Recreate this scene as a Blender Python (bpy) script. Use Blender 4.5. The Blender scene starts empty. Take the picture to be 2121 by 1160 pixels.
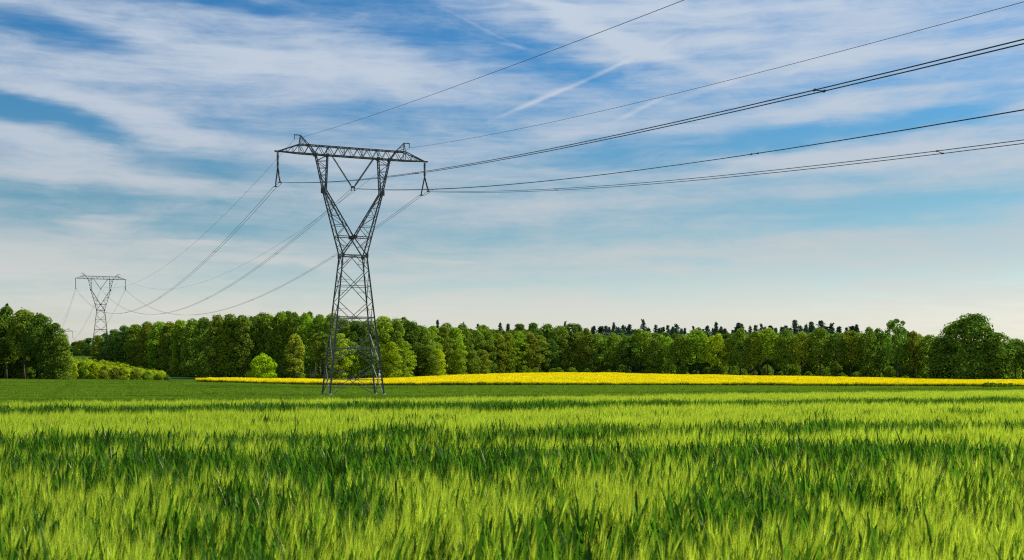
import bpy, math, random
import numpy as np
from mathutils import Vector, Matrix

sc = bpy.context.scene
COL = sc.collection
R = math.radians

# ------------------------------------------------------------------ camera, sky, sun, exposure
F = 2400.0            # focal length in photo pixels (photo 2121 wide)
HZ = 790.0            # row of the horizon
CAMZ = 1.7
cam_d = bpy.data.cameras.new('camera')
cam_d.sensor_width = 36.0
cam_d.lens = F / 2121.0 * 36.0
cam_d.shift_y = (HZ - 580.0) / 2121.0
cam_d.clip_start = 0.1
cam_d.clip_end = 20000
cam_d.dof.use_dof = True
cam_d.dof.focus_distance = 60.0
cam_d.dof.aperture_fstop = 5.6
cam = bpy.data.objects.new('camera', cam_d)
cam.location = (0, 0, CAMZ)
cam.rotation_euler = (R(90), 0, 0)
COL.objects.link(cam)
sc.camera = cam

SUN_EL = R(44)
SUN_AZ = R(66)        # from +Y (view direction) towards +X (right)
SUN_DIR = Vector((math.sin(SUN_AZ) * math.cos(SUN_EL), math.cos(SUN_AZ) * math.cos(SUN_EL), math.sin(SUN_EL)))
sun_d = bpy.data.lights.new('sun', 'SUN')
sun_d.energy = 5.0
sun_d.angle = R(0.8)
sun_d.color = (1.0, 0.93, 0.82)
sun = bpy.data.objects.new('sun', sun_d)
sun.rotation_euler = SUN_DIR.to_track_quat('Z', 'Y').to_euler()
COL.objects.link(sun)

sc.view_settings.view_transform = 'Standard'
sc.view_settings.look = 'None'
sc.view_settings.exposure = 0.85
sc.view_settings.gamma = 1.0
sc.cycles.max_bounces = 8
sc.cycles.diffuse_bounces = 4
sc.cycles.transmission_bounces = 6
sc.cycles.use_denoising = False
sc.cycles.use_adaptive_sampling = False
sc.cycles.filter_width = 1.2


class NT:
    """short-hand for node trees"""
    def __init__(self, tree):
        self.t = tree
        for n in list(tree.nodes):
            tree.nodes.remove(n)

    def n(self, typ, ins=None, **props):
        nd = self.t.nodes.new(typ)
        for k, v in props.items():
            setattr(nd, k, v)
        for k, v in (ins or {}).items():
            s = nd.inputs[k]
            if isinstance(v, bpy.types.NodeSocket):
                self.t.links.new(v, s)
            else:
                s.default_value = v
        return nd

    def m(self, op, a, b=None, c=None, clamp=False):
        nd = self.t.nodes.new('ShaderNodeMath')
        nd.operation = op
        nd.use_clamp = clamp
        for i, v in enumerate((a, b, c)):
            if v is None:
                continue
            if isinstance(v, bpy.types.NodeSocket):
                self.t.links.new(v, nd.inputs[i])
            else:
                nd.inputs[i].default_value = v
        return nd.outputs[0]

    def mix(self, fac, a, b, blend='MIX'):
        nd = self.t.nodes.new('ShaderNodeMix')
        nd.data_type = 'RGBA'
        nd.blend_type = blend
        for i, v in ((0, fac), (6, a), (7, b)):
            if isinstance(v, bpy.types.NodeSocket):
                self.t.links.new(v, nd.inputs[i])
            else:
                nd.inputs[i].default_value = v if i == 0 else (*v[:3], 1)
        return nd.outputs[2]

    def ramp(self, fac, stops, interp='LINEAR'):
        nd = self.t.nodes.new('ShaderNodeValToRGB')
        nd.color_ramp.interpolation = interp
        el = nd.color_ramp.elements
        while len(el) > 1:
            el.remove(el[-1])
        for i, (p, c) in enumerate(stops):
            e = el[0] if i == 0 else el.new(p)
            e.position = p
            e.color = (*c[:3], 1)
        self.t.links.new(fac, nd.inputs[0])
        return nd.outputs[0]


def s2l(c):
    """sRGB 0-255 to linear"""
    return tuple(((v / 255) / 12.92 if v / 255 <= 0.04045 else ((v / 255 + 0.055) / 1.055) ** 2.4) for v in c)


world = bpy.data.worlds.new('World')
sc.world = world
world.use_nodes = True
N = NT(world.node_tree)
out = N.n('ShaderNodeOutputWorld')
sky = N.n('ShaderNodeTexSky', sky_type='NISHITA', sun_disc=False, sun_elevation=SUN_EL, sun_rotation=SUN_AZ,
          air_density=1.0, dust_density=0.6, ozone_density=2.0)
tc = N.n('ShaderNodeTexCoord').outputs['Generated']
sx = N.n('ShaderNodeSeparateXYZ', {0: tc})
az = N.m('ARCTAN2', sx.outputs[0], sx.outputs[1])
el = N.m('ARCSINE', sx.outputs[2])
# cloud sheet coordinates: azimuth and elevation of the view direction, in units of 0.1 radian
P0 = N.n('ShaderNodeCombineXYZ', {0: N.m('MULTIPLY', az, 10.0), 1: N.m('MULTIPLY', el, 10.0), 2: 0.0}).outputs[0]


def noise(vec, scale, detail, rough=0.55, dist=0.0, mp=None):
    if mp:
        rz, scx, scy, ox = mp
        vec = N.n('ShaderNodeMapping', {0: vec, 1: (ox, ox * 0.7, ox * 0.3), 2: (0, 0, R(rz)), 3: (scx, scy, 1)}).outputs[0]
    nd = N.n('ShaderNodeTexNoise', {'Vector': vec, 'Scale': scale, 'Detail': detail, 'Roughness': rough, 'Distortion': dist})
    return nd


# gentle warp so that the streak edges fray
wn = noise(P0, 1.0, 4, 0.6, 0.0, (-8, 0.5, 2.2, 3.1)).outputs['Color']
w1 = N.n('ShaderNodeVectorMath', {0: wn, 1: (0.5, 0.5, 0.5)}, operation='SUBTRACT').outputs[0]
w1 = N.n('ShaderNodeVectorMath', {0: w1, 1: (1.1, 0.42, 0.0)}, operation='MULTIPLY').outputs[0]
P = N.n('ShaderNodeVectorMath', {0: P0, 1: w1}, operation='ADD').outputs[0]
w2 = N.n('ShaderNodeVectorMath', {0: w1, 1: (0.12, 0.12, 0.0)}, operation='MULTIPLY').outputs[0]
Pc = N.n('ShaderNodeVectorMath', {0: P0, 1: w2}, operation='ADD').outputs[0]


def sky_at(px, py):
    """direction (azimuth, elevation, 0.1 rad) of a point of the photograph"""
    a = math.atan2(px - 1060.5, F)
    e = math.atan2(HZ - py, F / math.cos(a))
    return a * 10, e * 10


def streak(px, py, length, width, tilt, amp, vec=P, soft=0.0):
    """one bank of cloud (amp > 0) or one clear gap (amp < 0); half-length and half-width in photo px, tilt in degrees, up to the right > 0"""
    x, y = sky_at(px, py)
    mp = N.n('ShaderNodeMapping', {0: vec, 1: (x, y, 0), 2: (0, 0, R(tilt)), 3: (length / 240, width / 240, 1)}, vector_type='TEXTURE')
    ln = N.n('ShaderNodeVectorMath', {0: mp.outputs[0]}, operation='LENGTH').outputs['Value']
    mr = N.n('ShaderNodeMapRange', {0: ln, 1: soft, 2: 1.0, 3: amp, 4: 0.0}, interpolation_type='SMOOTHSTEP')
    return mr.outputs[0]


STREAKS = [
    # clear gaps
    (90, 62, 260, 48, -8, -0.85), (30, 222, 250, 46, -15, -1.05), (230, 285, 150, 26, -14, -0.35), (560, 2, 420, 30, 1, -0.52),
    (880, 40, 330, 95, -8, -0.28), (1010, 110, 420, 70, -12, -0.30), (1170, 140, 280, 50, -18, -0.36), (500, 345, 330, 50, -3, -0.42),
    (1680, 285, 560, 46, 7, -0.45), (1960, 245, 260, 40, 8, -0.35), (1330, 310, 420, 40, 5, -0.28), (1900, 425, 460, 60, 3, -0.42),
    (120, 420, 260, 50, 5, -0.36), (520, 465, 330, 70, 4, -0.28), (1500, 425, 300, 40, 2, -0.22), (2000, 130, 240, 60, 6, -0.18), (1600, 60, 140, 70, 0, -0.26),
    (760, 245, 360, 40, 0, -0.28),
    # banks of cirrus
    (330, 125, 620, 105, -12, 0.36), (560, 60, 460, 42, -4, 0.30), (740, 158, 430, 58, -3, 0.44), (900, 190, 480, 60, 2, 0.20),
    (1560, 60, 620, 130, -9, 0.42), (1250, 62, 330, 34, -21, 0.60), (230, 235, 420, 34, -17, 0.26), (430, 285, 420, 40, -9, 0.32),
    (110, 300, 330, 60, -5, 0.36), (80, 350, 330, 44, -4, 0.25), (1720, 335, 400, 36, 1, 0.70), (1560, 345, 200, 34, 8, 0.26),
    (2050, 345, 230, 26, 3, 0.32), (165, 452, 110, 16, 0, 0.40), (300, 500, 430, 60, -3, 0.22), (120, 545, 400, 70, -3, 0.28), (420, 505, 110, 8, -4, 0.40),
    (580, 550, 190, 14, -5, 0.35), (1170, 280, 190, 30, 8, 0.34), (960, 70, 190, 40, -6, 0.30), (930, 535, 70, 8, 0, 0.25), (1800, 595, 330, 14, 2, 0.12),
    (2080, 585, 60, 6, 0, 0.22), (1000, 440, 420, 60, 3, 0.14), (1850, 190, 400, 60, 10, 0.14), (1250, 350, 500, 30, 6, 0.16), (1650, 215, 500, 26, 9, 0.18), (1300, 420, 380, 26, 2, 0.20), (1700, 500, 460, 40, 2, 0.22), (1200, 520, 420, 40, 1, 0.22),
    (760, 330, 300, 26, 3, 0.16), (330, 400, 330, 30, 4, 0.14), (700, 430, 300, 30, 5, 0.14), (1990, 300, 220, 22, 5, 0.2), (1450, 545, 400, 12, -4, -0.2), (1820, 470, 330, 16, -3, -0.12),
]
acc = None
for s_ in STREAKS:
    g = streak(*s_)
    acc = g if acc is None else N.m('ADD', acc, g)
# two thin old contrails
for s_ in [(1215, 164, 300, 6.5, 22.3, 0.38), (1115, 207, 110, 10, 25, 0.30), (1320, 228, 90, 7, 23, 0.32), (1500, 172, 200, 10, 17, 0.22), (1700, 128, 160, 8, 15, 0.12), (1000, 60, 130, 5, -24, 0.16), (1065, 95, 60, 6, -12, 0.3)]:
    acc = N.m('ADD', acc, streak(*s_, vec=Pc))

fib = noise(P, 1.5, 10, 0.66, 0.35, (-9, 0.34, 2.0, 1.7)).outputs[0]     # long fibres
fib2 = noise(Pc, 3.2, 10, 0.70, 0.6, (8, 0.40, 2.3, 9.2)).outputs[0]     # fine fibres, the other way
puff = noise(P, 3.5, 8, 0.6, 0.2, (0, 0.8, 1.6, 4.4)).outputs[0]
n_sum = N.m('ADD', N.m('MULTIPLY', N.m('SUBTRACT', fib, 0.5), 1.25), N.m('MULTIPLY', N.m('SUBTRACT', fib2, 0.5), 0.85))
n_sum = N.m('ADD', n_sum, N.m('MULTIPLY', N.m('SUBTRACT', puff, 0.5), 0.45))
band = noise(P0, 1.6, 5, 0.55, 0.2, (-2, 0.16, 3.4, 6.6)).outputs[0]     # level veils low in the sky
n_sum = N.m('ADD', n_sum, N.m('MULTIPLY', N.m('SUBTRACT', band, 0.5), 1.2))
cov = N.m('ADD', N.m('ADD', acc, n_sum), 0.55)
cov = N.n('ShaderNodeMapRange', {0: cov, 1: -0.10, 2: 1.16, 3: 0.0, 4: 0.92}, interpolation_type='SMOOTHSTEP').outputs[0]

elev = N.n('ShaderNodeMapRange', {0: el, 1: 0.0, 2: 1.5708, 3: 0.0, 4: 1.0}).outputs[0]
# the clear sky: the physical sky, tinted for the saturated air of the photograph
tint = N.ramp(elev, [(0.0, (1.0, 1.0, 1.0)), (0.018, (.92, .86, .90)), (0.037, (.97, .86, .82)), (0.050, (.78, .83, .80)), (0.070, (.54, .70, .70)), (0.102, (.38, .63, .66)), (0.155, (.23, .60, .80)), (0.2025, (.19, .56, .80)), (0.5, (.5, .75, .95))])
clear = N.mix(1.0, sky.outputs[0], tint, 'MULTIPLY')
cloud_c = N.ramp(elev, [(0.0, (5.6, 5.4, 4.8)), (0.04, (5.3, 5.3, 4.9)), (0.06, (4.6, 4.8, 4.7)), (0.08, (4.1, 4.45, 4.7)), (0.13, (4.2, 4.65, 5.3)), (0.22, (4.5, 5.15, 5.95)), (0.6, (4.6, 5.2, 6.0))])
skyc = N.mix(cov, clear, cloud_c)
bg = N.n('ShaderNodeBackground', {'Color': skyc, 'Strength': 0.073})
N.t.links.new(bg.outputs[0], out.inputs[0])


# ------------------------------------------------------------------ helpers
def tag(o, label=None, cat=None, group=None, kind=None):
    if label: o['label'] = label
    if cat: o['category'] = cat
    if group: o['group'] = group
    if kind: o['kind'] = kind
    return o


def thing(name, label, cat, loc=(0, 0, 0), rz=0.0, group=None):
    o = bpy.data.objects.new(name, None)
    o.empty_display_size = 0.5
    o.location = loc
    o.rotation_euler = (0, 0, rz)
    COL.objects.link(o)
    return tag(o, label, cat, group)


def mesh_of(name, verts, faces, mats, fmat=None, smooth=False):
    me = bpy.data.meshes.new(name)
    me.from_pydata([tuple(v) for v in verts], [], faces)
    for m in mats:
        me.materials.append(m)
    if fmat is not None:
        me.polygons.foreach_set('material_index', np.array(fmat, dtype=np.int32))
    if smooth:
        me.polygons.foreach_set('use_smooth', np.ones(len(me.polygons), dtype=bool))
    me.update()
    return me


def link(name, me, parent=None):
    o = bpy.data.objects.new(name, me)
    COL.objects.link(o)
    if parent is not None:
        o.parent = parent
    return o


class MB:
    """collects solid pieces into one mesh"""
    def __init__(self):
        self.v, self.f = [], []

    def bar(self, p, q, s, s2=None):
        p, q = Vector(p), Vector(q)
        d = q - p
        if d.length < 1e-6:
            return
        d.normalize()
        up = Vector((0, 0, 1)) if abs(d.z) < 0.95 else Vector((0, 1, 0))
        a = d.cross(up).normalized()
        b = a.cross(d).normalized()
        h, h2 = s / 2, (s2 or s) / 2
        n = len(self.v)
        for e in (p, q):
            for i, j in ((-1, -1), (1, -1), (1, 1), (-1, 1)):
                self.v.append(e + a * (h * i) + b * (h2 * j))
        self.f += [(n, n + 1, n + 2, n + 3), (n + 7, n + 6, n + 5, n + 4)]
        for k in range(4):
            l = (k + 1) % 4
            self.f.append((n + k, n + 4 + k, n + 4 + l, n + l))

    def box(self, c, sx, sy, sz):
        c = Vector(c)
        self.bar(c - Vector((0, 0, sz / 2)), c + Vector((0, 0, sz / 2)), sx, sy)

    def tube(self, pts, rad, k=6, cap=True):
        """tube through points; rad is a number or one radius per point"""
        pts = [Vector(p) for p in pts]
        n0 = len(self.v)
        for i, p in enumerate(pts):
            d = (pts[min(i + 1, len(pts) - 1)] - pts[max(i - 1, 0)])
            d = d.normalized() if d.length > 1e-9 else Vector((0, 0, 1))
            up = Vector((0, 0, 1)) if abs(d.z) < 0.9 else Vector((0, 1, 0))
            a = d.cross(up).normalized()
            b = a.cross(d).normalized()
            r = rad[i] if hasattr(rad, '__len__') else rad
            for j in range(k):
                t = 2 * math.pi * j / k
                self.v.append(p + a * (r * math.cos(t)) + b * (r * math.sin(t)))
        for i in range(len(pts) - 1):
            for j in range(k):
                l = (j + 1) % k
                self.f.append((n0 + i * k + j, n0 + (i + 1) * k + j, n0 + (i + 1) * k + l, n0 + i * k + l))
        if cap:
            self.f.append(tuple(n0 + j for j in range(k)))
            e = n0 + (len(pts) - 1) * k
            self.f.append(tuple(e + j for j in reversed(range(k))))

    def build(self, name, mat, parent=None, smooth=False):
        return link(name, mesh_of(name, self.v, self.f, [mat], smooth=smooth), parent)


def mat_principled(name, col, rough=0.6, metal=0.0, var=0.0, scale=3.0, coords='Object'):
    m = bpy.data.materials.new(name)
    m.use_nodes = True
    T = NT(m.node_tree)
    o = T.n('ShaderNodeOutputMaterial')
    b = T.n('ShaderNodeBsdfPrincipled', {'Roughness': rough, 'Metallic': metal, 'Base Color': (*col, 1)})
    if var:
        c = T.n('ShaderNodeTexCoord').outputs[coords]
        nz = T.n('ShaderNodeTexNoise', {'Vector': c, 'Scale': scale, 'Detail': 5.0}).outputs[0]
        f = T.n('ShaderNodeMapRange', {0: nz, 1: 0.3, 2: 0.7, 3: 1 - var, 4: 1 + var}).outputs[0]
        T.t.links.new(T.mix(1.0, col, T.n('ShaderNodeCombineColor', {0: f, 1: f, 2: f}).outputs[0], 'MULTIPLY'), b.inputs['Base Color'])
    T.t.links.new(b.outputs[0], o.inputs[0])
    return m


def mat_leaf(name, col, trans, tmix=0.45, var=0.35, objcol=False, gloss=0.0):
    """thin plant tissue: reflects and lets light through; leaves vary a little one from another"""
    m = bpy.data.materials.new(name)
    m.use_nodes = True
    T = NT(m.node_tree)
    o = T.n('ShaderNodeOutputMaterial')
    geo = T.n('ShaderNodeNewGeometry')
    r = geo.outputs['Random Per Island']
    oi = T.n('ShaderNodeObjectInfo')
    f = T.n('ShaderNodeMapRange', {0: r, 1: 0.0, 2: 1.0, 3: 1 - var, 4: 1 + var}).outputs[0]
    f2 = T.n('ShaderNodeMapRange', {0: oi.outputs['Random'], 1: 0.0, 2: 1.0, 3: 0.88, 4: 1.12}).outputs[0]
    f = T.m('MULTIPLY', f, f2)
    g = T.n('ShaderNodeCombineColor', {0: f, 1: f, 2: f}).outputs[0]
    a = T.mix(1.0, col, g, 'MULTIPLY')
    b = T.mix(1.0, trans, g, 'MULTIPLY')
    if objcol:
        a = T.mix(1.0, a, oi.outputs['Color'], 'MULTIPLY')
        b = T.mix(1.0, b, oi.outputs['Color'], 'MULTIPLY')
    d = T.n('ShaderNodeBsdfDiffuse', {'Color': a, 'Roughness': 0.6})
    t = T.n('ShaderNodeBsdfTranslucent', {'Color': b})
    mx = T.n('ShaderNodeMixShader', {0: tmix, 1: d.outputs[0], 2: t.outputs[0]})
    res = mx.outputs[0]
    if gloss:
        gl = T.n('ShaderNodeBsdfGlossy', {'Color': (1, 1, 1, 1), 'Roughness': 0.42})
        res = T.n('ShaderNodeMixShader', {0: gloss, 1: res, 2: gl.outputs[0]}).outputs[0]
    T.t.links.new(res, o.inputs[0])
    return m


# ------------------------------------------------------------------ terrain
DROW = [200, 250, 300, 350, 400, 450, 520, 640, 800, 1080, 2000, 6000]
PCOL = [-300, 0, 400, 730, 1150, 1600, 2000, 2400]
TZ = [
    [-.85, -.85, -.85, -.85, -.85, -.85, -.85, -.85],
    [.6, .5, .1, -.25, -.25, -.25, -.25, -.25],
    [1.7, 1.6, 1.0, .3, .3, .3, .2, .2],
    [2.6, 2.5, 2.1, 1.2, 1.9, 1.3, .7, .7],
    [4, 4, 3.2, 2.1, 3.4, 2.3, 1.3, 1.3],
    [6, 6, 5, 3, 4.2, 2.8, 1.5, 1.5],
    [9, 9.5, 8, 4.5, 4.5, 3, 1.8, 2],
    [16, 16.8, 14, 7, 5, 4, 3, 3],
    [20, 20, 18, 10, 6, 5, 4, 4],
    [10, 9, 12, 12, 8, 6, 5, 5],
    [10, 10, 10, 10, 8, 8, 8, 8],
    [10, 10, 10, 10, 8, 8, 8, 8],
]


def ss(t):
    t = min(1.0, max(0.0, t))
    return t * t * (3 - 2 * t)


def _tab(px, d):
    px = min(max(px, PCOL[0]), PCOL[-1])
    d = min(max(d, DROW[0]), DROW[-1])
    i = max(k for k in range(len(DROW) - 1) if DROW[k] <= d)
    j = max(k for k in range(len(PCOL) - 1) if PCOL[k] <= px)
    u = (d - DROW[i]) / (DROW[i + 1] - DROW[i])
    v = ss((px - PCOL[j]) / (PCOL[j + 1] - PCOL[j])) * 0.5 + 0.5 * (px - PCOL[j]) / (PCOL[j + 1] - PCOL[j])
    a = TZ[i][j] * (1 - v) + TZ[i][j + 1] * v
    b = TZ[i + 1][j] * (1 - v) + TZ[i + 1][j + 1] * v
    return a * (1 - u) + b * u


def edge_t(x, y):
    """metres past the far edge of the barley"""
    return (y - 58 - 0.95 * x) / 1.38


def ground_z(x, y):
    near = -1.15 * ss((edge_t(x, y) - 2) / 45) if y > 0 else 0.0
    if y <= 135:
        return near
    px = 1060.5 + F * x / y
    d0 = 12 + 0.02 * y
    far = (_tab(px, y - d0) + _tab(px, y) + _tab(px, y + d0)) / 3
    w = ss((y - 135) / 70)
    return near * (1 - w) + far * w


def at(px, d, dz=0.0):
    """ground point at photo column px and depth d"""
    x = (px - 1060.5) / F * d
    return Vector((x, d, ground_z(x, d) + dz))


def z_of(py, d):
    return CAMZ + (HZ - py) * d / F


def build_ground():
    xs = sorted(set([round(v, 2) for v in list(np.linspace(-5000, -700, 14)) + list(np.linspace(-700, 700, 176)) + list(np.linspace(700, 5000, 14))]))
    ys = sorted(set([round(v, 2) for v in list(np.linspace(-600, 0, 7)) + list(np.linspace(0, 700, 141)) + list(np.linspace(700, 1200, 41)) + list(np.linspace(1200, 5400, 20))]))
    vs = [(x, y, ground_z(x, y)) for y in ys for x in xs]
    n = len(xs)
    fs = [(j * n + i, j * n + i + 1, (j + 1) * n + i + 1, (j + 1) * n + i) for j in range(len(ys) - 1) for i in range(n - 1)]
    m = bpy.data.materials.new('field_soil')
    m.use_nodes = True
    T = NT(m.node_tree)
    o = T.n('ShaderNodeOutputMaterial')
    c = T.n('ShaderNodeTexCoord').outputs['Object']
    n1 = T.n('ShaderNodeTexNoise', {'Vector': c, 'Scale': 0.04, 'Detail': 6.0}).outputs[0]
    n2 = T.n('ShaderNodeTexNoise', {'Vector': c, 'Scale': 2.5, 'Detail': 5.0}).outputs[0]
    f = T.m('ADD', T.m('MULTIPLY', n1, 0.5), T.m('MULTIPLY', n2, 0.5))
    col = T.ramp(f, [(0.35, (0.022, 0.045, 0.010)), (0.5, (0.030, 0.065, 0.014)), (0.66, (0.045, 0.085, 0.018))])
    bmp = T.n('ShaderNodeBump', {'Strength': 0.6, 'Distance': 0.1, 'Height': n2})
    b = T.n('ShaderNodeBsdfPrincipled', {'Base Color': col, 'Roughness': 0.95, 'Specular IOR Level': 0.0, 'Normal': bmp.outputs[0]})
    T.t.links.new(b.outputs[0], o.inputs[0])
    g = link('ground', mesh_of('ground', vs, fs, [m], smooth=True))
    tag(g, 'rolling green farmland under the crops and the woods', kind='structure')


build_ground()

# ------------------------------------------------------------------ scattering of uncountable plants
PROTO = {}


def proto_collection(name, meshes):
    c = bpy.data.collections.new(name)
    for i, me in enumerate(meshes):
        o = bpy.data.objects.new('%s_%02d' % (name, i), me)
        c.objects.link(o)
    return c


def scatter(name, label, pts, coll):
    """pts: (x, y, z, rot_z, tilt_x, scale, which) -> one object of instanced plants"""
    me = bpy.data.meshes.new(name)
    me.from_pydata([p[:3] for p in pts], [], [])
    a = me.attributes.new('rot', 'FLOAT_VECTOR', 'POINT')
    a.data.foreach_set('vector', np.array([(p[4], p[4] * 0.5, p[3]) for p in pts], dtype=np.float32).ravel())
    a = me.attributes.new('scl', 'FLOAT', 'POINT')
    a.data.foreach_set('value', np.array([p[5] for p in pts], dtype=np.float32))
    a = me.attributes.new('idx', 'INT', 'POINT')
    a.data.foreach_set('value', np.array([p[6] for p in pts], dtype=np.int32))
    o = link(name, me)
    g = bpy.data.node_groups.new(name, 'GeometryNodeTree')
    g.interface.new_socket('Geometry', in_out='INPUT', socket_type='NodeSocketGeometry')
    g.interface.new_socket('Geometry', in_out='OUTPUT', socket_type='NodeSocketGeometry')
    gi, go = g.nodes.new('NodeGroupInput'), g.nodes.new('NodeGroupOutput')
    ci = g.nodes.new('GeometryNodeCollectionInfo')
    ci.inputs['Collection'].default_value = coll
    ci.inputs['Separate Children'].default_value = True
    ci.inputs['Reset Children'].default_value = True
    ip = g.nodes.new('GeometryNodeInstanceOnPoints')
    ip.inputs['Pick Instance'].default_value = True

    def attr(nm, dt):
        n = g.nodes.new('GeometryNodeInputNamedAttribute')
        n.data_type = dt
        n.inputs['Name'].default_value = nm
        return next(s for s in n.outputs if s.enabled and s.name == 'Attribute')
    e2r = g.nodes.new('FunctionNodeEulerToRotation')
    L = g.links.new
    L(gi.outputs[0], ip.inputs['Points'])
    L(ci.outputs[0], ip.inputs['Instance'])
    L(attr('idx', 'INT'), ip.inputs['Instance Index'])
    L(attr('rot', 'FLOAT_VECTOR'), e2r.inputs[0])
    L(e2r.outputs[0], ip.inputs['Rotation'])
    L(attr('scl', 'FLOAT'), ip.inputs['Scale'])
    L(ip.outputs[0], go.inputs[0])
    md = o.modifiers.new('scatter', 'NODES')
    md.node_group = g
    tag(o, label, kind='stuff')
    return o


# ------------------------------------------------------------------ barley
M_EAR = mat_leaf('barley_ear', (0.42, 0.535, 0.052), (0.54, 0.68, 0.040), 0.45, 0.42)
M_BLADE = mat_leaf('barley_leaf', (0.032, 0.098, 0.008), (0.085, 0.23, 0.010), 0.40, 0.35, gloss=0.003)
M_STRAW = mat_leaf('barley_dry_leaf', (0.55, 0.53, 0.30), (0.5, 0.48, 0.25), 0.4, 0.2)
rng = random.Random(7)


def strip(v, f, fm, pts, side, widths, mi):
    n = len(v)
    for p, w in zip(pts, widths):
        v.append(p - side * (w / 2))
        v.append(p + side * (w / 2))
    for i in range(len(pts) - 1):
        f.append((n + 2 * i, n + 2 * i + 1, n + 2 * i + 3, n + 2 * i + 2))
        fm.append(mi)


def barley_tuft(r, stems, ears, rad=0.21, tall=1.0, leaves=3):
    v, f, fm = [], [], []
    for s in range(stems):
        a, q = r.uniform(0, 6.283), rad * math.sqrt(r.random())
        base = Vector((q * math.cos(a), q * math.sin(a), 0))
        lean = Vector((r.gauss(0.03, 0.06), r.gauss(0, 0.06), 1)).normalized()
        h = tall * (r.uniform(0.58, 0.80) if ears else r.uniform(0.70, 0.84))
        top = base + lean * h
        sd = Vector((math.cos(a + 1), math.sin(a + 1), 0))
        strip(v, f, fm, [base, base.lerp(top, 0.5), top], sd, [0.005, 0.005, 0.004], 1)
        for k in range(leaves):
            t = r.uniform(0.35, 0.92)
            p0 = base.lerp(top, t)
            b = r.uniform(0, 6.283)
            o = Vector((math.cos(b), math.sin(b), 0))
            L = r.uniform(0.14, 0.25) * (1.25 if not ears else 1.0)
            rise = r.uniform(0.5, 1.0) if ears else r.uniform(0.8, 1.15)
            droop = r.uniform(0.0, 0.5) if ears else r.uniform(-0.05, 0.25)
            o = o * (0.55 if ears else 0.42)
            pts = [p0, p0 + o * (L * 0.28) + Vector((0, 0, L * 0.42 * rise)), p0 + o * (L * 0.55) + Vector((0, 0, L * (0.72 * rise - 0.15 * droop))),
                   p0 + o * (L * 0.85) + Vector((0, 0, L * (0.95 * rise - 0.8 * droop)))]
            w = r.choice((0.010, 0.012, 0.014, 0.020)) * (1.25 if not ears else 1.0)
            strip(v, f, fm, pts, o.cross(Vector((0, 0, 1))).normalized(), [w * 0.8, w, w * 0.7, 0.001], 2 if r.random() < .006 else 1)
        if ears and r.random() < ears:
            d = (lean + Vector((r.gauss(0.10, 0.13), r.gauss(0, 0.13), 0))).normalized()
            e = top + d * r.uniform(0.075, 0.10)
            for sd2 in (sd, sd.cross(d).normalized()):
                strip(v, f, fm, [top, top.lerp(e, 0.3), top.lerp(e, 0.75), e], sd2, [0.004, 0.013, 0.012, 0.004], 0)
            for k in range(14):
                p = top.lerp(e, r.uniform(0.1, 1.0))
                b = r.uniform(0, 6.283)
                o = Vector((math.cos(b), math.sin(b), 0))
                L = r.uniform(0.11, 0.18)
                q2 = p + (d + o * r.uniform(0.04, 0.24)).normalized() * L
                n = len(v)
                sdd = o.cross(d).normalized()
                v += [p - sdd * 0.0017, p + sdd * 0.0017, q2]
                f.append((n, n + 1, n + 2))
                fm.append(0)
    return mesh_of('barley_tuft', v, f, [M_EAR, M_BLADE, M_STRAW], fm)


N_EAR, N_LEAFY = 8, 5
C_BARLEY = proto_collection('barley_tuft', [barley_tuft(rng, 16, 0.8) for _ in range(N_EAR)] + [barley_tuft(rng, 18, 0.0, tall=1.06, leaves=4) for _ in range(N_LEAFY)])


def vnoise(x, y, seed=0):
    """smooth value noise, 0..1"""
    def h(i, j):
        k = math.sin(i * 127.1 + j * 311.7 + seed * 74.7) * 43758.5453
        return k - math.floor(k)
    i, j = math.floor(x), math.floor(y)
    u, w = ss(x - i), ss(y - j)
    return (h(i, j) * (1 - u) + h(i + 1, j) * u) * (1 - w) + (h(i, j + 1) * (1 - u) + h(i + 1, j + 1) * u) * w


def barley_leafy(x, y):
    """share of leafy plants without ears; and height factor"""
    p = 0.04 if y < 16 else 0.005
    h = 1.0
    # broad leafy strip across the near field
    c = y - 0.15 * x + 0.7 * (vnoise(x * 0.35, y * 0.2, 3) - 0.5)
    if 8.8 < c < 14.1:
        p = max(p, 0.95 * ss((c - 8.8) / 3.4))
    # leafy strips past the lanes, put in for the crop's shaded face; fading behind
    for y0, sl, core, w in ((16.9, 0.37, 0.7, 3.2), (24.5, 0.42, 0.0, 0.9), (37.0, 0.49, 2.6, 5.5)):
        c = y - y0 - sl * x + 0.3 * (vnoise(x * 0.5, y0, 5) - 0.5)
        if 0 < c < w:
            if core > 0.5:
                h += (0.06 if w > 5 else 0.0) * (1 - c / w)
            p = max(p, 1.0 if c < core else 0.97 * (1 - (c - core) / (w - core)) ** 0.55)
    h += 0.12 * (vnoise(x * 0.6, y * 0.4, 1) - 0.5) + 0.16 * (vnoise(x * 2.2, y * 1.4, 13) - 0.5)
    return p, h


def in_lane(x, y):
    for y0, sl, w in ((15.9, 0.37, 0.9), (33.0, 0.49, 4.0)):
        c = y - y0 - sl * x
        if 0 < c < w:
            return True
    return False


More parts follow.
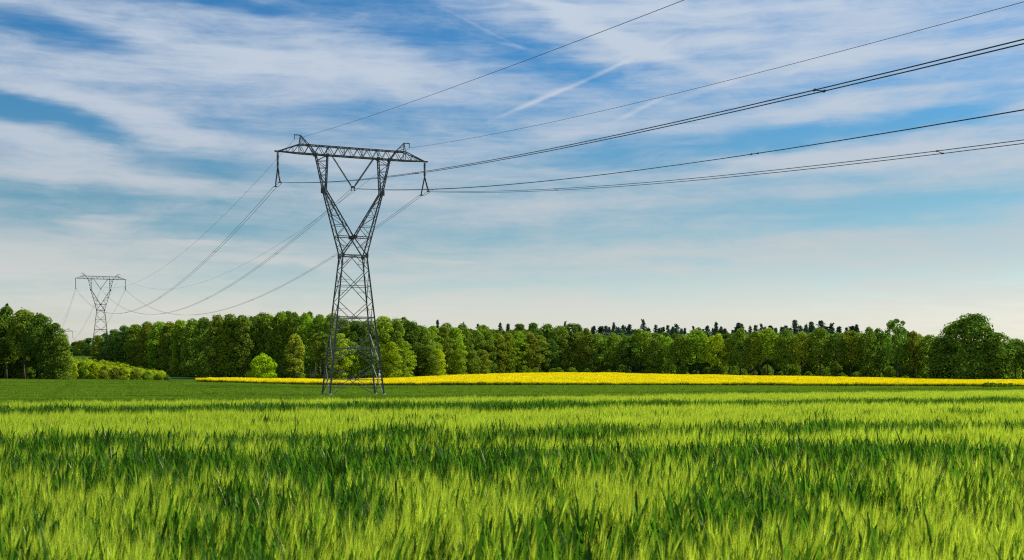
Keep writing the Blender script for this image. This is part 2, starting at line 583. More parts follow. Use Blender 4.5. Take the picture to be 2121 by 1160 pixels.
def scatter_barley():
    r = random.Random(11)
    pts = []
    y = 0.8
    while y < 112:
        st = 0.17 if y < 9 else 0.20 if y < 22 else 0.25 if y < 45 else 0.30
        half = y * 0.53 + 4.5
        x = -half
        while x < half:
            px, py = x + r.uniform(-.5, .5) * st, y + r.uniform(-.5, .5) * st
            x += st
            if edge_t(px, py) > 0.4 * (vnoise(px * .6, 0, 8) - .5) or in_lane(px, py):
                continue
            lf, hf = barley_leafy(px, py)
            # small bare patches between the tufts near the camera, where dark leaves show
            gap = 0.55 * vnoise(px * 3.6, py * 1.5, 21) + 0.45 * vnoise(px * 1.2, py * 0.8, 22)
            if py < 13 and gap > 0.47:
                if gap > 0.60 and r.random() < 0.5:
                    continue
                lf = max(lf, 0.85)
                hf *= 0.95
            if py < 12:
                lf = max(lf, 0.15)
            if py < 15 and r.random() < .14:
                continue
            k = r.randrange(N_EAR) if r.random() > lf else N_EAR + r.randrange(N_LEAFY)
            pts.append((px, py, ground_z(px, py), r.uniform(-0.9, 0.9), r.gauss(0, 0.05), hf * r.uniform(0.93, 1.05), k))
        y += st
    scatter('barley_crop', 'bright green bearded barley filling the near field', pts, C_BARLEY)


scatter_barley()

# ------------------------------------------------------------------ low dark cereal behind the barley
M_WHEAT = mat_leaf('wheat_leaf', (0.072, 0.145, 0.016), (0.17, 0.30, 0.016), 0.42, 0.35)


M_WHEATD = mat_leaf('wheat_leaf_dark', (0.040, 0.090, 0.012), (0.085, 0.17, 0.012), 0.42, 0.35)


def wheat_patch(r, n=90, size=1.25, mat=None):
    v, f, fm = [], [], []
    for _ in range(n):
        p = Vector((r.uniform(-.5, .5) * size, r.uniform(-.5, .5) * size, 0))
        b = r.uniform(0, 6.283)
        o = Vector((math.cos(b), math.sin(b), 0))
        L = r.uniform(0.26, 0.46)
        strip(v, f, fm, [p, p + o * (L * .2) + Vector((0, 0, L * .6)), p + o * (L * .6) + Vector((0, 0, L * .92))], o.cross(Vector((0, 0, 1))), [0.03, 0.035, 0.004], 0)
    return mesh_of('wheat_patch', v, f, [mat or M_WHEAT], fm)


C_WHEAT = proto_collection('wheat_patch', [wheat_patch(rng) for _ in range(6)] + [wheat_patch(rng, 60, 1.3, M_WHEATD) for _ in range(3)])

RAPE_PX = [405, 430, 550, 730, 870, 1000, 1150, 1350, 1600, 1850, 2000, 2400]
RAPE_FRONT = [318, 312, 304, 300, 300, 300, 300, 300, 300, 296, 290, 280]
RAPE_BACK = [319, 322, 336, 352, 386, 412, 430, 432, 428, 414, 404, 398]


def rape_range(px):
    if px < RAPE_PX[0] or px > RAPE_PX[-1]:
        return None
    return float(np.interp(px, RAPE_PX, RAPE_FRONT)), float(np.interp(px, RAPE_PX, RAPE_BACK))


def scatter_wheat():
    r = random.Random(5)
    pts = []
    y = 44.0
    while y < 345:
        st = 1.15
        half = y * 0.50 + 12
        x = -half
        while x < half:
            px_, py_ = x + r.uniform(-.3, .3), y + r.uniform(-.3, .3)
            x += st
            if edge_t(px_, py_) < 0.8:
                continue
            c = 1060.5 + F * px_ / py_
            rr = rape_range(c)
            if rr and py_ > rr[0] - 1.0:
                continue
            lim = 334 if c < 400 else 322
            if py_ > lim:
                continue
            lane = (py_ - 0.05 * px_) % 24.0
            drift = vnoise(px_ * .02, py_ * .12, 31)
            dk = lane < 2.4 or (drift > .62 and r.random() < .6)
            pts.append((px_, py_, ground_z(px_, py_), r.uniform(0, 6.28), 0.0, r.uniform(0.9, 1.12) * (0.8 + 0.25 * vnoise(px_ * .05, py_ * .05, 4) + 0.2 * vnoise(px_ * .03, py_ * .35, 14)) * (.72 if lane < 2.4 else 1), 6 + r.randrange(3) if dk else r.randrange(6)))
        y += st
    scatter('wheat_crop', 'low dark green young wheat around the pylon foot', pts, C_WHEAT)


scatter_wheat()

# ------------------------------------------------------------------ oilseed rape in flower
M_FLOWER = mat_leaf('rape_flower', (0.86, 0.76, 0.008), (0.80, 0.70, 0.006), 0.30, 0.08)
M_RSTEM = mat_leaf('rape_stem', (0.10, 0.14, 0.02), (0.16, 0.2, 0.02), 0.35, 0.3)


def rape_patch(r, size=1.7, bloom=7):
    v, f, fm = [], [], []

    def quad(p, s, nrm, mi):
        nrm = nrm.normalized()
        a = nrm.orthogonal().normalized()
        a = Matrix.Rotation(r.uniform(0, 6.28), 3, nrm) @ a
        b = nrm.cross(a)
        n = len(v)
        v.extend([p - a * s - b * s * .6, p + a * s - b * s * .6, p + a * s + b * s * .6, p - a * s + b * s * .6])
        f.append((n, n + 1, n + 2, n + 3))
        fm.append(mi)
    for _ in range(60):
        p = Vector((r.uniform(-.5, .5) * size, r.uniform(-.5, .5) * size, 0))
        h = r.uniform(0.85, 1.25)
        sd = Vector((1, 0, 0)) if r.random() < .5 else Vector((0, 1, 0))
        strip(v, f, fm, [p, p + Vector((r.gauss(0, .04), r.gauss(0, .04), h))], sd, [0.03, 0.02], 1)
        for k in range(2):
            quad(p + Vector((r.gauss(0, .1), r.gauss(0, .1), h * r.uniform(.25, .7))), r.uniform(.08, .14), Vector((r.gauss(0, 1), r.gauss(0, 1), .8)), 1)
        for k in range(bloom):
            q = p + Vector((r.gauss(0, .10), r.gauss(0, .10), h - r.uniform(-0.04, .22)))
            quad(q, r.uniform(.04, .07), Vector((r.gauss(0, .8), r.gauss(0, .8), 1.0)), 0)
    return mesh_of('rape_patch', v, f, [M_FLOWER, M_RSTEM], fm)


C_RAPE = proto_collection('rape_patch', [rape_patch(rng) for _ in range(6)] + [rape_patch(rng, 1.7, 2) for _ in range(2)])


def scatter_rape():
    r = random.Random(9)
    pts = []
    y = 276.0
    while y < 436:
        st = 1.45
        x = -110.0
        while x < 250:
            px_, py_ = x + r.uniform(-.4, .4), y + r.uniform(-.4, .4)
            x += st
            c = 1060.5 + F * px_ / py_
            rr = rape_range(c)
            if not rr or py_ < rr[0] + 4.0 * (vnoise(px_ * .12, 0, 2) - .5) + 2.0 * (vnoise(px_ * .5, 0, 3) - .5) or py_ > rr[1]:
                continue
            trk = (py_ + 0.03 * px_) % 24.0 < 1.7 and py_ > 306
            thin = trk or (vnoise(px_ * .06, py_ * .12, 17) > .74 and r.random() < .5)
            s = r.uniform(0.92, 1.1) * (0.9 + 0.2 * vnoise(px_ * .08, py_ * .08, 6))
            pts.append((px_, py_, ground_z(px_, py_), r.uniform(0, 6.28), 0.0, s * (.82 if trk else 1), 6 + r.randrange(2) if thin else r.randrange(6)))
        y += st
    scatter('rapeseed_crop', 'yellow flowering rapeseed covering the hump before the woods', pts, C_RAPE)


scatter_rape()

# ------------------------------------------------------------------ trees
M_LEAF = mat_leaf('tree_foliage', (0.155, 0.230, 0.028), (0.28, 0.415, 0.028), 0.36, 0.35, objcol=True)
M_NEEDLE = mat_leaf('spruce_needles', (0.090, 0.140, 0.085), (0.05, 0.085, 0.045), 0.15, 0.3, objcol=True)
M_BARK = mat_principled('bark', (0.055, 0.045, 0.034), 0.9, 0.0, 0.35, 2.0)
M_BARK_PALE = mat_principled('pale_bark', (0.20, 0.18, 0.15), 0.85, 0.0, 0.35, 2.0)


def leaf_quad(v, f, p, nrm, s, r):
    nrm = nrm.normalized()
    a = nrm.orthogonal().normalized()
    a = Matrix.Rotation(r.uniform(0, 6.28), 3, nrm) @ a
    b = nrm.cross(a)
    n = len(v)
    w = s * r.uniform(.45, .75)
    v.extend([p - a * s, p - b * w + nrm * (s * .15), p + a * s, p + b * w + nrm * (s * .15)])
    f.append((n, n + 1, n + 2, n + 3))


def profile(shape, t):
    if shape == 'round':        # crown on a clear trunk
        return max(0.0, 1 - abs((t - 0.42) / 0.60) ** 2.4) ** 0.5
    if shape == 'dense':        # leafy down to the ground
        return (0.80 + 0.22 * math.sin(min(1, t / 0.6) * 1.57)) if t < 0.5 else max(0.0, 1 - ((t - 0.5) / 0.52) ** 2.3) ** 0.55
    if shape == 'column':
        return 0.95 * max(0.0, 1 - abs((t - 0.38) / 0.64) ** 2.0) ** 0.6
    return max(0.0, 1 - abs((t - 0.45) / 0.57) ** 2.2) ** 0.5


def crown_mesh(r, H, W, lo, shape, blobs, per, leaf, brad=(0.10, 0.19)):
    """foliage of a tree H high and W wide whose crown starts at lo*H: clumps of leaves with gaps between"""
    v, f = [], []
    z0 = H * lo
    lop = [r.uniform(.68, 1.14) for _ in range(8)]
    zlop = [r.uniform(.80, 1.12) for _ in range(6)]
    for i in range(blobs):
        t = (i + r.random()) / blobs
        t = 0.04 + 0.95 * t
        ang = r.uniform(0, 6.283)
        k = ang / 6.283 * 8
        lf = lop[int(k) % 8] * (1 - k % 1) + lop[(int(k) + 1) % 8] * (k % 1)
        k2 = t * 4.99
        rad = W / 2 * profile(shape, t) * lf * (zlop[int(k2)] * (1 - k2 % 1) + zlop[int(k2) + 1] * (k2 % 1))
        br = W * r.uniform(*brad) * (0.8 + 0.3 * (1 - t))
        q = max(0.0, rad - br * 0.7) * math.sqrt(r.uniform(0.25, 1.0))
        c = Vector((q * math.cos(ang), q * math.sin(ang), z0 + (H - z0) * t - br * 0.5))
        outw = Vector((math.cos(ang), math.sin(ang), 0.35 + 0.9 * t)).normalized()
        sq = Vector((r.uniform(.85, 1.25), r.uniform(.85, 1.25), r.uniform(.6, .9)))
        for _ in range(per):
            d = Vector((r.gauss(0, 1), r.gauss(0, 1), r.gauss(0, 1))).normalized()
            if d.dot(outw) < -0.25 and r.random() < 0.8:
                continue
            p = c + Vector((d.x * sq.x, d.y * sq.y, d.z * sq.z)) * (br * r.uniform(0.82, 1.05))
            if r.random() < 0.10:
                p += d * (br * r.uniform(0, .35))
            nrm = d * 1.3 + outw * 0.3 + Vector((r.gauss(0, .35), r.gauss(0, .35), r.gauss(0, .35)))
            leaf_quad(v, f, p, nrm, leaf * r.uniform(.6, 1.3), r)
    return mesh_of('crown', v, f, [M_LEAF])


def trunk_mesh(r, H, top, rad, limbs, W, mat):
    mb = MB()
    pts, rr = [], []
    x = y = 0.0
    for i in range(6):
        t = i / 5
        pts.append((x, y, -0.4 + (H * top + 0.4) * t))
        rr.append(rad * (1.35 if i == 0 else 1.0 - 0.7 * t))
        x += r.gauss(0, .12)
        y += r.gauss(0, .12)
    mb.tube(pts, rr, 7)
    for k in range(limbs):
        t = r.uniform(.35, .85)
        i = int(t * 5)
        p = Vector(pts[i]).lerp(Vector(pts[i + 1]), t * 5 - i)
        a = r.uniform(0, 6.28)
        L = W * r.uniform(.22, .36)
        q = p + Vector((math.cos(a) * L * .55, math.sin(a) * L * .55, L * .55))
        e = p + Vector((math.cos(a) * L, math.sin(a) * L, L * 1.15))
        mb.tube([p, q, e], [rad * .42, rad * .28, rad * .1], 5)
    return mesh_of('trunk', mb.v, mb.f, [mat], smooth=True)


def spruce_mesh(r, H, W):
    v, f = [], []
    n = 380
    for i in range(n):
        t = ((i + r.random()) / n) ** 1.25
        z = H * (0.12 + 0.87 * t)
        a = r.uniform(0, 6.283)
        o = Vector((math.cos(a), math.sin(a), 0))
        sd = o.cross(Vector((0, 0, 1)))
        L = W / 2 * (1 - t) ** 0.75 * r.choice((.6, .8, .95, 1.15)) + 0.10
        m = max(3, int(11 * (1 - t) + 2))
        for j in range(m):
            u = (j + r.random()) / m
            p = Vector((0, 0, z)) + o * (L * u) + Vector((0, 0, (-0.42 * u + 0.18 * u * u) * L + r.gauss(0, .13))) + sd * r.gauss(0, .10 + .20 * (1 - u))
            leaf_quad(v, f, p, Vector((r.gauss(0, .6), r.gauss(0, .6), .8)) + o * .5, r.uniform(.34, .6) * (1 - .3 * u), r)
    for j in range(10):
        leaf_quad(v, f, Vector((r.gauss(0, .05), r.gauss(0, .05), H * (0.95 + .055 * j / 10))), Vector((r.gauss(0, 1), r.gauss(0, 1), .2)), .16, r)
    return mesh_of('crown', v, f, [M_NEEDLE])


TREE = {}    # kind -> list of (trunk mesh, crown mesh, height, width)


def make_protos():
    r = random.Random(21)
    TREE['A'] = []
    for i in range(5):
        W = 11.5
        TREE['A'].append((trunk_mesh(r, 20, .72, .36, 6, W, M_BARK), crown_mesh(r, 20, W, .30 + .06 * (i % 3), 'round', 52, 125, .36, (.11, .20)), 20, W))
    TREE['B'] = []
    for i in range(8):
        W = 9.0
        TREE['B'].append((trunk_mesh(r, 20, .8, .3, 4, W, M_BARK), crown_mesh(r, 20, W, .03, ('dense', 'dense', 'column', 'dense', 'round', 'bush', 'dense', 'column')[i], (62, 74, 54, 48, 60, 66, 90, 70)[i], (130, 110, 140, 160, 130, 120, 95, 115)[i], (.36, .32, .36, .40, .34, .36, .30, .34)[i], ((.14, .26), (.12, .22), (.15, .25), (.17, .30), (.13, .25), (.13, .27), (.10, .19), (.12, .24))[i]), 20, W))
    TREE['C'] = []
    for i in range(3):
        W = 6.5
        TREE['C'].append((trunk_mesh(r, 14, .9, .16, 3, W, M_BARK_PALE), crown_mesh(r, 14, W, .07, 'column', 60, 95, .27, (.11, .2)), 14, W))
    TREE['O'] = [(trunk_mesh(r, 20, .7, .5, 9, 14, M_BARK), crown_mesh(r, 20, 14, .34, 'round', 110, 70, .34, (.06, .11)), 20, 14)]   # airy crown
    TREE['K'] = [(trunk_mesh(r, 22, .7, .7, 6, 18, M_BARK), crown_mesh(r, 22, 18, .04, 'dense', 150, 110, .40, (.09, .16)), 22, 18)]   # huge old tree
    TREE['D'] = [(trunk_mesh(r, 22, .95, .2, 0, 4, M_BARK), spruce_mesh(r, 22, w), 22, w) for w in (11.0, 10.0, 12.0)]
    TREE['E'] = [(trunk_mesh(r, 8, .6, .18, 5, 8, M_BARK), crown_mesh(r, 8, 8.2, .02, 'bush', 80, 120, .21, (.10, .17)), 8, 8.2)]
    TREE['S'] = [(trunk_mesh(r, 4, .6, .07, 3, 4, M_BARK), crown_mesh(r, 4, 4.6, .02, 'bush', 34, 90, .20, (.13, .24)), 4, 4.6) for _ in range(4)]
    TREE['P'] = []
    for i in range(3):   # slender tree with a pale bare trunk
        TREE['P'].append((trunk_mesh(r, 16, .95, .13, 3, 4, M_BARK_PALE), crown_mesh(r, 16, 4.6, .5, 'round', 26, 80, .28, (.12, .22)), 16, 4.6))


make_protos()
TR = random.Random(33)

TINT = {   # multiplies the foliage colour: own green, plus painted-in haze (bluish) or left-wood shade
    'mid': ((1.0, 1.0, 1.0), 'mid-green'), 'dark': ((.70, .82, .92), 'dark green'), 'light': ((1.35, 1.35, .9), 'light green'),
    'yellow': ((1.75, 1.55, .7), 'yellow-green'), 'olive': ((1.25, 1.02, .85), 'olive green'), 'haze_blue': ((.62, .85, 1.15), 'bluish green'),
    'pale': ((1.9, 1.5, 1.25), 'pale olive'), 'brown': ((1.2, .93, .95), 'brownish green'), 'bright': ((2.25, 2.1, .6), 'bright lime green'), 'night': ((1.05, 1.1, 1.0), 'dark'),
}
NAME = {'A': ('broadleaf_tree', 'tree'), 'B': ('broadleaf_tree', 'tree'), 'C': ('birch_tree', 'tree'), 'O': ('oak_tree', 'tree'), 'K': ('oak_tree', 'tree'),
        'D': ('spruce_tree', 'conifer'), 'E': ('round_bush', 'bush'), 'S': ('shrub', 'shrub'), 'P': ('slender_tree', 'tree')}


def tree(kind, px, ytop, wpx, d, tint, label, group=None, pale=False, ybase=None):
    g = at(px, d)
    h = z_of(ytop, d) - g.z
    w = wpx * d / F * (1.3 if kind == 'B' else 1.28 if kind == 'A' else 1.0)
    tm, cm, H, W = TREE[kind][TR.randrange(len(TREE[kind]))]
    nm, cat = NAME[kind]
    t = thing(nm, label, cat, g - Vector((0, 0, .05)), TR.uniform(0, 6.28), group)
    t.scale = (w / W, w / W, h / H)
    link('trunk', tm, t)
    c = link('crown', cm, t)
    k = TINT[tint][0]
    j = TR.uniform(.84, 1.14)
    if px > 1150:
        k = (k[0] * .94, k[1] * 1.02, k[2] * 1.15)     # distance haze over the right wood, painted into its leaf colour
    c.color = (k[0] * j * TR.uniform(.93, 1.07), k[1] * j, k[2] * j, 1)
    return t


ORD = ('first second third fourth fifth sixth seventh eighth ninth tenth eleventh twelfth thirteenth fourteenth fifteenth sixteenth seventeenth eighteenth nineteenth '
       'twentieth twenty-first twenty-second twenty-third twenty-fourth twenty-fifth twenty-sixth twenty-seventh twenty-eighth twenty-ninth thirtieth thirty-first '
       'thirty-second thirty-third thirty-fourth thirty-fifth thirty-sixth thirty-seventh thirty-eighth thirty-ninth fortieth').split()


def row(rows, where, group, what='tree'):
    """rows: (px, ytop, width px, depth, kind, tint[, own label])"""
    for i, q in enumerate(sorted(rows, key=lambda q: q[0])):
        lab = q[6] if len(q) > 6 else '%s %s, %s from the left %s' % (TINT[q[5]][1], what, ORD[i], where)
        tree(q[4], q[0], q[1], q[2], q[3], q[5], lab, group)


# the wood at the left edge; dark tints paint its shaded side into the foliage
row([(-28, 642, 80, 338, 'A', 'dark'), (13, 635, 70, 340, 'A', 'dark'), (50, 640, 66, 334, 'A', 'mid'), (82, 650, 58, 331, 'A', 'dark'),
     (110, 668, 52, 330, 'B', 'dark'), (131, 698, 36, 327, 'B', 'mid')],
    'in the left wood front', 'front trees of the left wood')
row([(15, 628, 64, 356, 'D', 'night', 'spruce tip rising above the broadleaf tops of the left wood'),
     (104, 664, 40, 356, 'D', 'night', 'thin pointed spruce tip at the sloping shoulder of the left wood')], '', 'spruces of the left wood')

# trees across the clearing, behind the scrub and around the second pylon
row([(158, 707, 26, 860, 'B', 'haze_blue'), (172, 704, 26, 800, 'B', 'olive'), (186, 699, 28, 700, 'B', 'haze_blue'), (203, 694, 28, 604, 'B', 'olive'), (219, 690, 28, 596, 'B', 'haze_blue'),
     (238, 682, 34, 570, 'B', 'dark'), (258, 674, 36, 545, 'B', 'haze_blue'), (282, 670, 38, 520, 'B', 'mid'), (306, 666, 40, 496, 'B', 'olive'), (330, 664, 42, 470, 'B', 'light'),
     (352, 666, 42, 446, 'B', 'mid'), (374, 662, 44, 424, 'B', 'light')],
    'on the far side of the scrub clearing', 'trees behind the scrub clearing')
row([(221, 685, 26, 585, 'D', 'night', 'small dark spruce beside the legs of the second pylon')], '', None)

# the wood behind the big pylon, front edge
row([(398, 660, 46, 396, 'B', 'mid'), (424, 657, 46, 384, 'B', 'dark'), (450, 652, 48, 376, 'B', 'mid'), (476, 650, 48, 372, 'B', 'light'), (502, 652, 44, 372, 'B', 'mid'), (528, 652, 46, 378, 'B', 'dark'),
     (556, 650, 46, 378, 'B', 'mid'), (582, 647, 48, 378, 'B', 'light'), (608, 646, 46, 378, 'B', 'mid'), (634, 648, 46, 376, 'B', 'light'), (660, 650, 44, 374, 'B', 'mid'), (686, 651, 44, 372, 'B', 'light'),
     (712, 660, 44, 374, 'B', 'mid'), (738, 664, 42, 372, 'B', 'dark'), (764, 660, 42, 374, 'B', 'mid'), (794, 654, 50, 378, 'B', 'light'), (820, 660, 44, 380, 'B', 'mid'), (848, 662, 46, 388, 'B', 'dark'),
     (872, 672, 42, 392, 'B', 'mid'), (894, 674, 42, 398, 'B', 'light'), (918, 676, 42, 404, 'B', 'mid'), (942, 678, 40, 410, 'B', 'light'), (964, 680, 38, 416, 'B', 'mid'), (986, 684, 38, 421, 'B', 'dark'),
     (1008, 685, 36, 425, 'B', 'mid'), (1030, 690, 36, 429, 'B', 'olive'), (1052, 690, 36, 433, 'B', 'light'), (1074, 686, 40, 437, 'B', 'light'), (1098, 690, 38, 440, 'B', 'brown'), (1120, 694, 36, 443, 'B', 'mid'), (1141, 702, 32, 446, 'B', 'haze_blue')],
    'along the wood behind the pylon', 'front trees of the middle wood')
# lower trees before that edge
tree('E', 545, 733, 60, 345, 'bright', 'round bright lime-green bush at the tip of the yellow field')
tree('S', 516, 768, 20, 342, 'yellow', 'small young bush just beside the round lime-green bush')
tree('C', 612, 693, 54, 350, 'pale', 'tall pale olive birch with a narrow crown beside the round lime-green bush', 'low trees before the wood')
tree('C', 588, 742, 34, 350, 'dark', 'short dim birch between the round bush and the tall pale birch', 'low trees before the wood')
row([(652, 690, 34, 358, 'P', 'olive'), (663, 686, 34, 357, 'P', 'mid'), (674, 692, 34, 356, 'P', 'dark')],
    'beside the wooden hide', 'pale trunks by the hide', 'slim pale-trunked tree')
row([(702, 690, 44, 358, 'B', 'yellow'), (728, 706, 34, 362, 'B', 'light'), (762, 700, 34, 362, 'B', 'dark'), (808, 708, 40, 366, 'B', 'yellow'), (838, 706, 36, 372, 'B', 'light'), (884, 716, 34, 386, 'B', 'mid'), (906, 722, 32, 391, 'B', 'yellow'),
     (950, 722, 30, 401, 'B', 'light'), (978, 726, 30, 408, 'B', 'mid'), (998, 724, 30, 412, 'B', 'olive')],
    'among low trees before the wood', 'low trees before the wood', 'short tree')
# tops that show over the edge of that wood
row([(545, 645, 40, 400, 'B', 'dark'), (594, 642, 44, 404, 'B', 'dark'), (640, 645, 40, 404, 'B', 'mid'), (690, 648, 40, 400, 'B', 'dark'), (832, 656, 40, 410, 'B', 'mid'), (925, 668, 38, 430, 'B', 'mid'), (958, 670, 38, 436, 'B', 'dark'),
     (1000, 672, 38, 444, 'B', 'light'), (1076, 670, 42, 456, 'B', 'mid'), (1104, 668, 40, 460, 'B', 'dark'), (1134, 670, 40, 462, 'B', 'mid')],
    'of the tops behind the middle wood front', 'second row of the middle wood', 'tree')
row([(906, 662, 56, 425, 'D', 'night'), (960, 667, 44, 442, 'D', 'night'), (990, 670, 48, 450, 'D', 'night'), (1036, 668, 70, 452, 'D', 'night'), (1052, 670, 66, 455, 'D', 'night'), (1170, 666, 50, 470, 'D', 'night')],
    'of those poking out of the middle wood', 'spruces of the middle wood', 'spruce tip')

# the wood along the right, behind the yellow field
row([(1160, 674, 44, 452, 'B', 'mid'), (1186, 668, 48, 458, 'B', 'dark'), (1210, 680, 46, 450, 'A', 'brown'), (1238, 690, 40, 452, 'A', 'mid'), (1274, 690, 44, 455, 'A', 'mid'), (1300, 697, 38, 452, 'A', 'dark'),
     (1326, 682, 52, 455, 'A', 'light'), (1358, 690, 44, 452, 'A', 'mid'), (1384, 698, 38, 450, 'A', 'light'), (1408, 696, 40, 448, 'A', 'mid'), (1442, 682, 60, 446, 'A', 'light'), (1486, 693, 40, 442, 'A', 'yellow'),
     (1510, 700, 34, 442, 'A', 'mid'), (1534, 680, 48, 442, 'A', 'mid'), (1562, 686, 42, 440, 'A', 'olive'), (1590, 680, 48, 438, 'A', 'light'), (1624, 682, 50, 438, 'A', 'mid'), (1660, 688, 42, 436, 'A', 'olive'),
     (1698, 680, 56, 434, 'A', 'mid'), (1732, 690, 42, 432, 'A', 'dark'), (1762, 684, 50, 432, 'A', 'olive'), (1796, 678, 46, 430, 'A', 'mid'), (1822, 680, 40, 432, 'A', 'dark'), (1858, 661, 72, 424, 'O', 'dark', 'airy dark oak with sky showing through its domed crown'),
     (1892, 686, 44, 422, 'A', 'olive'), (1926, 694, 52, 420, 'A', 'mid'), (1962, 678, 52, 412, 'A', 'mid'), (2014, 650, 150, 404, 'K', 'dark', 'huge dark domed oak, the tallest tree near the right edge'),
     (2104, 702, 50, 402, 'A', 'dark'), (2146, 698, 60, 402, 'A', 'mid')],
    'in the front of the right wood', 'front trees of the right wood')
row([(1966, 724, 40, 408, 'B', 'mid'), (2066, 688, 56, 398, 'B', 'dark'), (1944, 700, 40, 410, 'B', 'dark')], 'of those leaning on the huge domed oak', 'trees beside the huge oak', 'bushy tree')
sp = [(1230, 674), (1243, 671), (1256, 674), (1270, 668), (1280, 672), (1291, 668), (1302, 672), (1314, 676), (1331, 662), (1345, 674), (1356, 667), (1368, 675), (1383, 668), (1392, 671), (1402, 669), (1415, 677), (1453, 677), (1466, 675),
      (1482, 664), (1493, 676), (1503, 678), (1528, 666), (1538, 668), (1556, 669), (1567, 671), (1578, 665), (1594, 668), (1608, 674), (1630, 672), (1645, 662), (1657, 668), (1669, 666), (1680, 662), (1700, 664), (1710, 670), (1722, 666), (1738, 669), (1765, 671), (1775, 670)]
row([(x + TR.uniform(-2, 2), y + 1 + TR.uniform(-2, 6), TR.uniform(50, 110), TR.uniform(485, 510), 'D', 'night') for x, y in sp], 'rising behind the right wood', 'spruces behind the right wood', 'spruce')
# slim pale trunks inside the right wood: nothing tells them apart
for i in range(26):
    x = 1286 + i * 6.0 + TR.uniform(-2, 2) if i < 20 else 1196 + (i - 20) * 16
    tree('P', x, TR.uniform(700, 716), TR.uniform(20, 30), TR.uniform(458, 475), 'mid', 'slim pale-trunked tree standing in the dim inside of the right wood', 'slim trunks inside the right wood')

# scrub in the clearing under the second pylon
row([(150, 752, 34, 350, 'S', 'yellow'), (172, 748, 38, 356, 'S', 'light'), (196, 752, 36, 352, 'S', 'yellow'), (218, 756, 32, 348, 'S', 'olive'), (238, 760, 30, 346, 'S', 'brown'), (256, 760, 34, 348, 'S', 'yellow'), (282, 762, 32, 348, 'S', 'olive'),
     (304, 768, 30, 346, 'S', 'light'), (328, 776, 20, 344, 'S', 'dark'), (346, 778, 16, 344, 'S', 'dark')],
    'in the front of the scrubby clearing', 'shrubs of the clearing', 'shrub')

# masses nobody could count: the deep wood behind the rows, scrub and undergrowth
C_WOOD = proto_collection('wood_crown', [t[1] for t in TREE['B']] + [t[1] for t in TREE['D']])
C_SCRUB = proto_collection('scrub_crown', [t[1] for t in TREE['S']])


